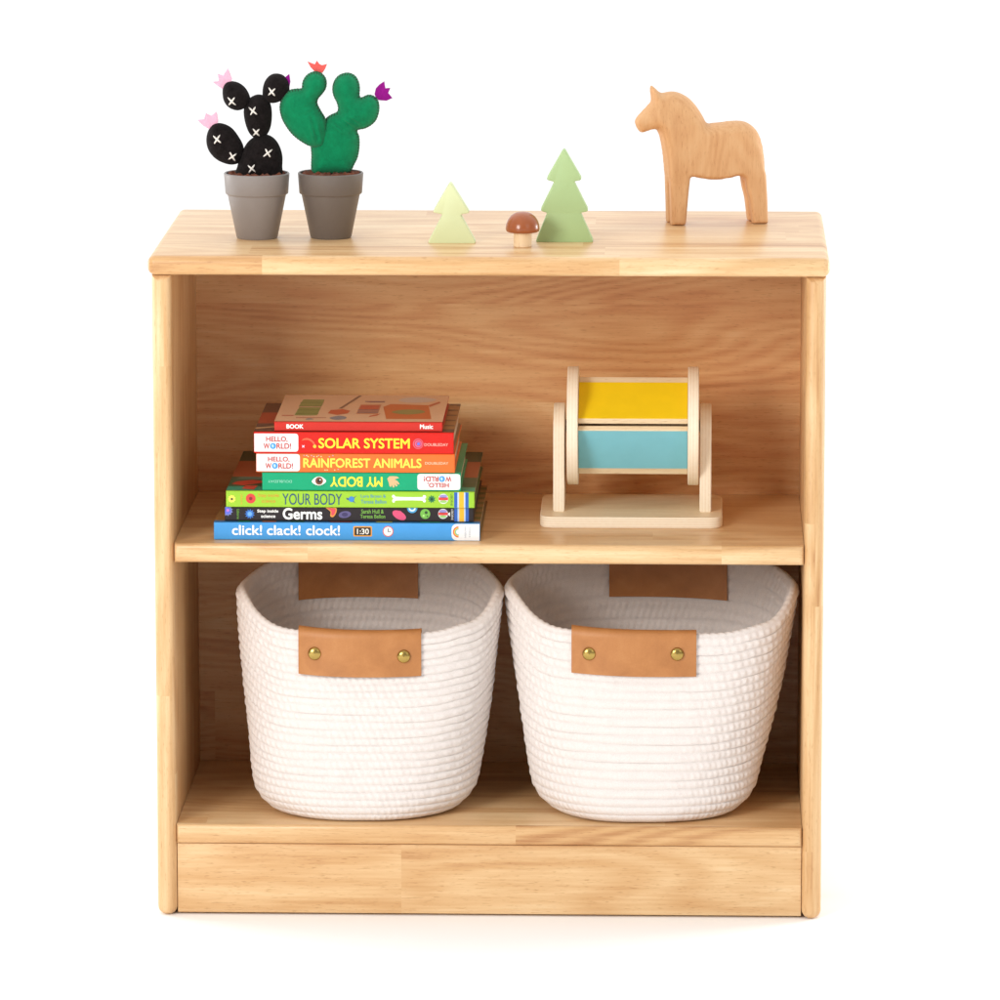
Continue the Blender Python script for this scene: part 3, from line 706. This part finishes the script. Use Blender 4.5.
b.patch(smooth_closed([(.32, .13), (.36, .06), (.41, .08), (.42, .16), (.37, .21)], 3), (130, 130, 140), 2)
b.patch(smooth_closed([(.18, .08), (.2, .05), (.23, .08), (.2, .12)], 3), (150, 146, 140), 2)
b.patch([(.47, .28), (.60, .28), (.605, .64), (.48, .64)], (196, 128, 96), 2); b.patch([(.48, .44), (.595, .44), (.597, .60), (.485, .60)], (192, 88, 66), 3)
for k in range(3): b.patch([(.475, .32+k*.05), (.6, .32+k*.05), (.6, .34+k*.05), (.475, .34+k*.05)], (120, 112, 124), 3)
b.patch([(.66, .1), (.93, .1), (.89, .62), (.66, .66), (.62, .55)], (200, 104, 56), 2); b.patch(smooth_closed([(.68, .34), (.78, .26), (.88, .34), (.84, .44), (.74, .44)], 3), (140, 136, 80), 3)
b.patch(smooth_closed([(.70, .80), (.76, .72), (.88, .74), (.93, .84), (.84, .92), (.74, .90)], 3), (206, 190, 182), 2)
b.patch([(.55, .16), (.6, .22), (.62, .3), (.56, .22)], (198, 90, 60), 2); b.patch([(.9, .55), (.96, .72), (.95, .76), (.89, .62)], (190, 92, 62), 2)
b.patch([(.03, .20), (.1, .2), (.1, .23), (.03, .23)], (200, 100, 80), 2); b.patch([(.12, .12), (.3, .12), (.3, .15), (.12, .15)], (190, 120, 90), 2)
b.patch([(.5, .74), (.53, .72), (.62, .72), (.62, .77), (.5, .77)], (140, 100, 110), 2)

# ------------------------------------------------------------------ spinning drum
dr = thing('spinning_drum', 'birch plywood spinning drum toy with yellow and blue panels', 'toy', (.1436, .1016, ZM+.0001))
D0 = .0                         # local y of the base's front edge
kd = 1.0296e-3
def dx(px): return (px-631.2)*kd
M_plyz = ply('birch_ply_flat', Z3, 0, 9, .0113)
bw = dx(722.6)
bm = bmesh.new()
out = round_poly([(-bw, 0), (bw, 0), (bw, .142), (-bw, .142)], .017, 8)
fr = bm.faces.new([bm.verts.new((x, y, 0)) for x, y in out]); r = bmesh.ops.extrude_face_region(bm, geom=[fr])
bmesh.ops.translate(bm, verts=[v for v in r['geom'] if isinstance(v, bmesh.types.BMVert)], vec=(0, 0, .0113))
bmesh.ops.bevel(bm, geom=[e for e in bm.edges if abs(e.verts[0].co.z-e.verts[1].co.z) < 1e-7], offset=.001, segments=2, affect='EDGES')
for f in bm.faces: f.material_index = 1 if f.calc_center_median().z > .0112 else 0
obj('base', bm, [M_plyz, M_birch], dr, smooth=True, sharp=40)
AX, AZ = .071, .0113+.0845      # drum axis
for xa, xb in ((552.6, 563.8), (699.8, 711.2)):
    x0, x1 = dx(xa), dx(xb); bm = bmesh.new(); pts = []
    for k in range(25):
        a = pi*k/24; pts.append((AX+.036*cos(a), AZ+.030*sin(a)-.0065))
    pts += [(AX-.036, .0113), (AX+.036, .0113)]
    f0 = bm.faces.new([bm.verts.new((x0, y, z)) for y, z in pts]); r = bmesh.ops.extrude_face_region(bm, geom=[f0])
    bmesh.ops.translate(bm, verts=[v for v in r['geom'] if isinstance(v, bmesh.types.BMVert)], vec=(x1-x0, 0, 0))
    bmesh.ops.bevel(bm, geom=[e for e in bm.edges if abs(e.verts[0].co.x-e.verts[1].co.x) < 1e-7], offset=.0008, segments=2, affect='EDGES')
    obj('upright', bm, ply('birch_ply_upright', X3, x0, 7, x1-x0), dr, smooth=True, sharp=40)
def disc(x0, x1, rad, mat, name):
    bm = bmesh.new(); bv = .0009
    prof = [(0, x0), (rad-bv, x0), (rad, x0+bv), (rad, x1-bv), (rad-bv, x1), (0, x1)]
    lathe_bm(prof, 96, bm)
    bmesh.ops.transform(bm, matrix=Matrix.Translation((0, AX, AZ)) @ Matrix(((0, 0, 1, 0), (1, 0, 0, 0), (0, 1, 0, 0), (0, 0, 0, 1))), verts=bm.verts)
    return obj(name, bm, mat, dr, smooth=True, sharp=35)
for xa, xb in ((566.4, 577.6), (687.6, 698.6)):
    disc(dx(xa), dx(xb), .0615, ply('birch_ply_disc', X3, dx(xa), 7, dx(xb)-dx(xa)), 'drum_disc')
disc(dx(556), dx(708), .006, M_stem, 'axle')
# four panels round the axle, two of them towards the front
M_yel = plain('yellow_paint', (244, 208, 24), .42, .4, .015, 60); M_blu = plain('light_blue_paint', (126, 198, 214), .42, .4, .015, 60)
x0, x1 = dx(577.6)+.0002, dx(687.6)-.0002
side = .0861
for ang, mat, nm in ((55, M_yel, 'yellow panel'), (-35, M_blu, 'light blue panel'), (145, M_yel, None), (-125, M_blu, None)):
    # panel normal direction in y,z: pointing to the viewer (-y) and turned by ang
    a = R(ang); nrm = Vector((0, -cos(a), sin(a))); tan = Vector((0, sin(a), cos(a)))
    mt = Matrix((Vector((1, 0, 0)), tan, nrm)).transposed().to_4x4(); mt.translation = Vector((0, AX, AZ)) + nrm*(side/2-.0065)
    hs = side/2-.0112
    bm = box_bm(x0, x1, -hs, hs, -.0035, .003, .0008, 2)
    bmesh.ops.transform(bm, matrix=mt, verts=bm.verts)
    po = obj('panel', bm, M_birch, dr)
    if nm: po['label'] = nm
    bm = box_bm(x0+.0002, x1-.0002, (-hs+.0012 if mat is M_yel else -hs+.0092), (hs-.0090 if mat is M_yel else hs-.0012), .0031, .0037)
    bmesh.ops.transform(bm, matrix=mt, verts=bm.verts)
    obj('painted_face', bm, mat, po)

# ------------------------------------------------------------------ rope baskets
def rope_mat():
    n_ = NT('white_cotton_rope'); co = n_.obj()
    a = n_.noise(n_.vmul(co, (1, 1, 1.6)), 900, 4, .7); b_ = n_.noise(co, 90, 3)
    f = n_.math('ADD', n_.math('MULTIPLY', a, .85), n_.math('MULTIPLY', b_, .15))
    n_.p(Base_Color=n_.ramp(f, [(.3, lin((216, 207, 202))), (.7, lin((236, 229, 225)))]), Roughness=.92)
    n_.b.inputs['Specular IOR Level'].default_value = .15
    n_.b.inputs['Sheen Weight'].default_value = .1
    n_.bump(a, .35, .0008)
    return n_.m
M_rope = rope_mat()
def leather_mat():
    n_ = NT('tan_leather'); co = n_.obj()
    a = n_.noise(co, 34, 4, .6, .4); g = n_.noise(co, 700, 3, .6)
    f = n_.math('ADD', n_.math('MULTIPLY', a, .8), n_.math('MULTIPLY', g, .2))
    n_.p(Base_Color=n_.ramp(f, [(.25, lin((160, 102, 54))), (.55, lin((179, 119, 67))), (.85, lin((194, 137, 84)))]), Roughness=.46)
    n_.b.inputs['Specular IOR Level'].default_value = .4
    n_.bump(g, .25, .0006)
    return n_.m
M_leather = leather_mat()
M_suede = plain('leather_flesh_side', (122, 66, 34), .9, .1, .12, 300, .3)
M_brass = plain('brass', (176, 148, 82), .26, .5, .05, 40, metallic=1.0)

class Basket:
    def __init__(s, label, cx, cy, a_top, a_low, b_top, b_low, cxl, zf, zs, zr, tilt, rows, sx, rivets, rear, rx, seed):
        s.cx, s.cy = cx, cy; s.z0 = ZB+.0002
        s.root = thing('rope_basket', label, 'basket', (cx, cy, s.z0), 0, 'white rope baskets on the lower shelf')
        s.a_top, s.a_low, s.b_top, s.b_low, s.cxl = a_top, a_low, b_top, b_low, cxl-cx
        s.zf, s.zs, s.zr, s.tilt, s.rows = zf-s.z0, zs-s.z0, zr-s.z0, tilt, rows
        s.rng = np.random.RandomState(seed); s.ph = s.rng.uniform(0, 6.28, 40)
        s.build(); s.strap(sx, rivets, True); s.strap(rear, rx, False)
    def rim(s, th):
        """height of the rim above the basket's base; th from +x towards +y"""
        sn = np.sin(th)
        f = np.clip((-sn-.12)/.72, 0, 1); f = f*f*(3-2*f)
        r = np.clip((sn-.1)/.8, 0, 1); r = r*r*(3-2*r)
        return s.zs+(s.zf-s.zs)*f+(s.zr-s.zs)*r+s.tilt*np.cos(th)*f + .0008*np.sin(3*th+s.ph[30]) + .0035*np.exp(-((np.mod(th+.86+pi, 2*pi)-pi)/.16)**2)
    def surf(s, th, v, off):
        """point of the wall at angle th, height fraction v (0..1+), offset from the wall's middle"""
        c, sn = np.cos(th), np.sin(th)
        vl = np.clip((v-.20)/.8, -.25, 1.1); e = 2/(2.62-.24*np.clip(vl, 0, 1))
        a = s.a_low+(s.a_top-s.a_low)*(vl*.85+.15*np.sin(np.clip(vl, 0, 1)*pi/2)); b = s.b_low+(s.b_top-s.b_low)*vl
        k = np.clip(1-v/.15, 0, 1); rd = .031*(1-np.sqrt(np.clip(1-k*k, 0, 1)))
        wob = .0016*np.sin(2*th+s.ph[31]+v*4)+.0010*np.sin(5*th+s.ph[32]-v*6)
        a = a-rd+off+wob; b = b-rd*.48+off+wob
        x = a*np.sign(c)*np.abs(c)**e + s.cxl*(1-np.clip(vl, 0, 1)); y = b*np.sign(sn)*np.abs(sn)**e
        return x, y
    def build(s):
        NTH = 760; per = 9; rows = s.rows
        # even arc-length angles
        t_ = np.linspace(0, 2*pi, 6001); x, y = s.surf(t_, .6, 0); L = np.r_[0, np.cumsum(np.hypot(np.diff(x), np.diff(y)))]
        th = np.interp(np.linspace(0, L[-1], NTH, endpoint=False), L, t_); arc = np.linspace(0, L[-1], NTH, endpoint=False)
        rim = s.rim(th); hw = .0036
        prof = []
        for i in range(rows*per+1): prof.append((i/(rows*per), 1))
        prof_top = [(1, k*pi/8) for k in range(1, 8)]
        rings = []
        nst = int(L[-1]/.0070); jit = s.rng.uniform(-.4, .4, rows+2); wv = s.rng.uniform(.85, 1.15, rows+2)
        slow = .8+.35*np.sin(th*2+s.ph[0])+.2*np.sin(th*5+s.ph[1])
        def ring(v, sgn, lift=0.0):
            q = v*rows; r_ = min(int(q), rows-1); fr_ = q-r_
            bul = np.sin(pi*fr_)**.5 if 0 < fr_ < 1 else 0.0
            st = np.sin(2*pi*nst*arc/L[-1]+pi*r_+jit[r_]*2+(fr_-.5)*2.6)
            d = .0022*bul*wv[r_]+.0005*st*bul*slow+.00025*np.sin(37*th+s.ph[r_ % 30])*bul
            x, y = s.surf(th, v, sgn*(hw+d))
            z = rim*v + .0006*np.sin(4*th+s.ph[(r_*3) % 30])*min(v*3, 1)
            return np.c_[x, y, z+lift]
        for v, _ in prof: rings.append(ring(v, 1))
        xo, yo = s.surf(th, 1.0, 0)
        for k in range(1, 8):
            a = k*pi/8
            x, y = s.surf(th, 1.0, hw*cos(a)); st = .0004*np.sin(2*pi*nst*arc/L[-1]+a*1.5)
            rings.append(np.c_[x, y, rim+hw*sin(a)+st])
        for i in range(rows*per, 2, -2): rings.append(ring(i/(rows*per), -1, .004 if i < 8 else 0))
        # floor of the basket, inside and outside
        V = np.vstack(rings); nr = len(rings)
        base_c = len(V); cin = np.array([[0, 0, rings[-1][:, 2].mean()]]); cout = np.array([[0, 0, .0006]])
        V = np.vstack([V, cin, cout])
        i = np.arange(NTH); j = (i+1) % NTH; F = []
        for k in range(nr-1):
            F.append(np.c_[k*NTH+i, k*NTH+j, (k+1)*NTH+j, (k+1)*NTH+i])
        F = np.vstack(F)
        T = [(int((nr-1)*NTH+a), int((nr-1)*NTH+b_), base_c) for a, b_ in zip(i, j)] + [(int(b_), int(a), base_c+1) for a, b_ in zip(i, j)]
        me = bpy.data.meshes.new('body'); me.from_pydata(V.tolist(), [], F.tolist()+T); me.update()
        link('body', me, M_rope, s.root, smooth=True)
    def wall(s, x, z, off, front):
        """y of the wall at x,z"""
        sg = -1 if front else 1
        ths = np.linspace(0, pi, 400)*sg
        v = np.clip(z/s.rim(ths), 0, 1.02); xs, ys = s.surf(ths, v, off)
        o_ = np.argsort(xs); return np.interp(x, xs[o_], ys[o_])
    def rim_at(s, x, front):
        ths = np.linspace(0, pi, 400)*(-1 if front else 1); xs, _ = s.surf(ths, 1.0, 0); o_ = np.argsort(xs)
        return np.interp(x, xs[o_], s.rim(ths)[o_])
    def strap(s, span, rivets, front):
        x0, x1, drop = span; x0 -= s.cx; x1 -= s.cx
        sg = -1 if front else 1; th_ = .0022; NX = 40
        def path(x, lay):
            """polyline in (y,z) from the outer lower edge over the rim to the inner lower edge"""
            rz_ = s.rim_at(x, front); g = .0062+.0004+lay; pts = []
            tt = (x-x0)/(x1-x0)
            for k in range(12):
                z = rz_-drop+drop*k/11*.985
                sag = (.0034*sin(pi*tt)+.0004)*(1-k/11)**1.5
                pts.append((s.wall(x, min(z, rz_*.995), g, front)+sg*sag, z))
            yo, yi = s.wall(x, rz_*.995, g, front), s.wall(x, rz_*.995, -g, front)
            ym, hy = (yo+yi)/2, abs(yo-yi)/2
            for k in range(1, 8):
                a = pi*k/8; pts.append((ym+(yo-ym)*cos(a), rz_+.0006+(hy*.78)*sin(a)))
            for k in range(12):
                z = rz_-drop*k/11
                pts.append((s.wall(x, min(z, rz_*.995), -g, front), z))
            return pts
        xs = np.linspace(x0, x1, NX); outer = [path(x, th_) for x in xs]; inner = [path(x, 0) for x in xs]
        bm = bmesh.new(); skew = lambda i, z: 0
        VO = [[bm.verts.new((x, y, z)) for y, z in p] for x, p in zip(xs, outer)]
        VI = [[bm.verts.new((x, y, z)) for y, z in p] for x, p in zip(xs, inner)]
        m = len(VO[0])
        for i in range(NX-1):
            for k in range(m-1):
                bm.faces.new((VO[i][k], VO[i+1][k], VO[i+1][k+1], VO[i][k+1])); bm.faces.new((VI[i][k], VI[i][k+1], VI[i+1][k+1], VI[i+1][k])).material_index = 1
            bm.faces.new((VO[i][0], VI[i][0], VI[i+1][0], VO[i+1][0])); bm.faces.new((VO[i][m-1], VO[i+1][m-1], VI[i+1][m-1], VI[i][m-1]))
        for k in range(m-1):
            bm.faces.new((VO[0][k], VO[0][k+1], VI[0][k+1], VI[0][k])); bm.faces.new((VO[-1][k], VI[-1][k], VI[-1][k+1], VO[-1][k+1]))
        h = obj('handle', bm, [M_leather, M_suede], s.root, smooth=True, sharp=50)
        for rx_, rz_ in rivets:
            x = rx_-s.cx; z = rz_-s.z0; tt = (x-x0)/(x1-x0)
            kfrac = (z-(s.rim_at(x, front)-drop))/drop
            y = s.wall(x, z, .0066+th_, front)+sg*(.0034*sin(pi*tt)+.0004)*(1-kfrac)**1.5
            bm = bmesh.new()
            prof_ = [(0, -.001), (.0066, -.001), (.0070, 0), (.0066, .0014)] + [(.0066*cos(a), .0014+.0026*sin(a)) for a in np.linspace(.15, 1.45, 8)] + [(0, .0041)]
            lathe_bm(prof_, 40, bm)
            # dome's axis points away from the wall
            rot = Matrix.Rotation(R(90), 4, 'X') if front else Matrix.Rotation(R(-90), 4, 'X')
            bmesh.ops.transform(bm, matrix=Matrix.Translation((x, y, z)) @ rot, verts=bm.verts)
            obj('rivet', bm, M_brass, h, smooth=True, sharp=50)

Basket('narrower white rope basket with tan leather handles, on the left of the lower shelf', -.1255, .118, .1335, .1125, .1045, .1030, -.1308, .2910, .322, .337, -.0012, 24,
       (-.1946, -.0689, .0400), [(-.1775, .2735), (-.0866, .2715)], (-.2060, -.0808, .044), [(-.185, .315), (-.10, .315)], 4)
Basket('wider white rope basket with tan leather handles, on the right of the lower shelf', .1657, .118, .1465, .1145, .1050, .1030, .1590, .2922, .325, .339, -.0010, 21,
       (.0841, .2114, .0395), [(.1023, .2745), (.1918, .2755)], (.1199, .2435, .044), [(.14, .317), (.225, .317)], 11)
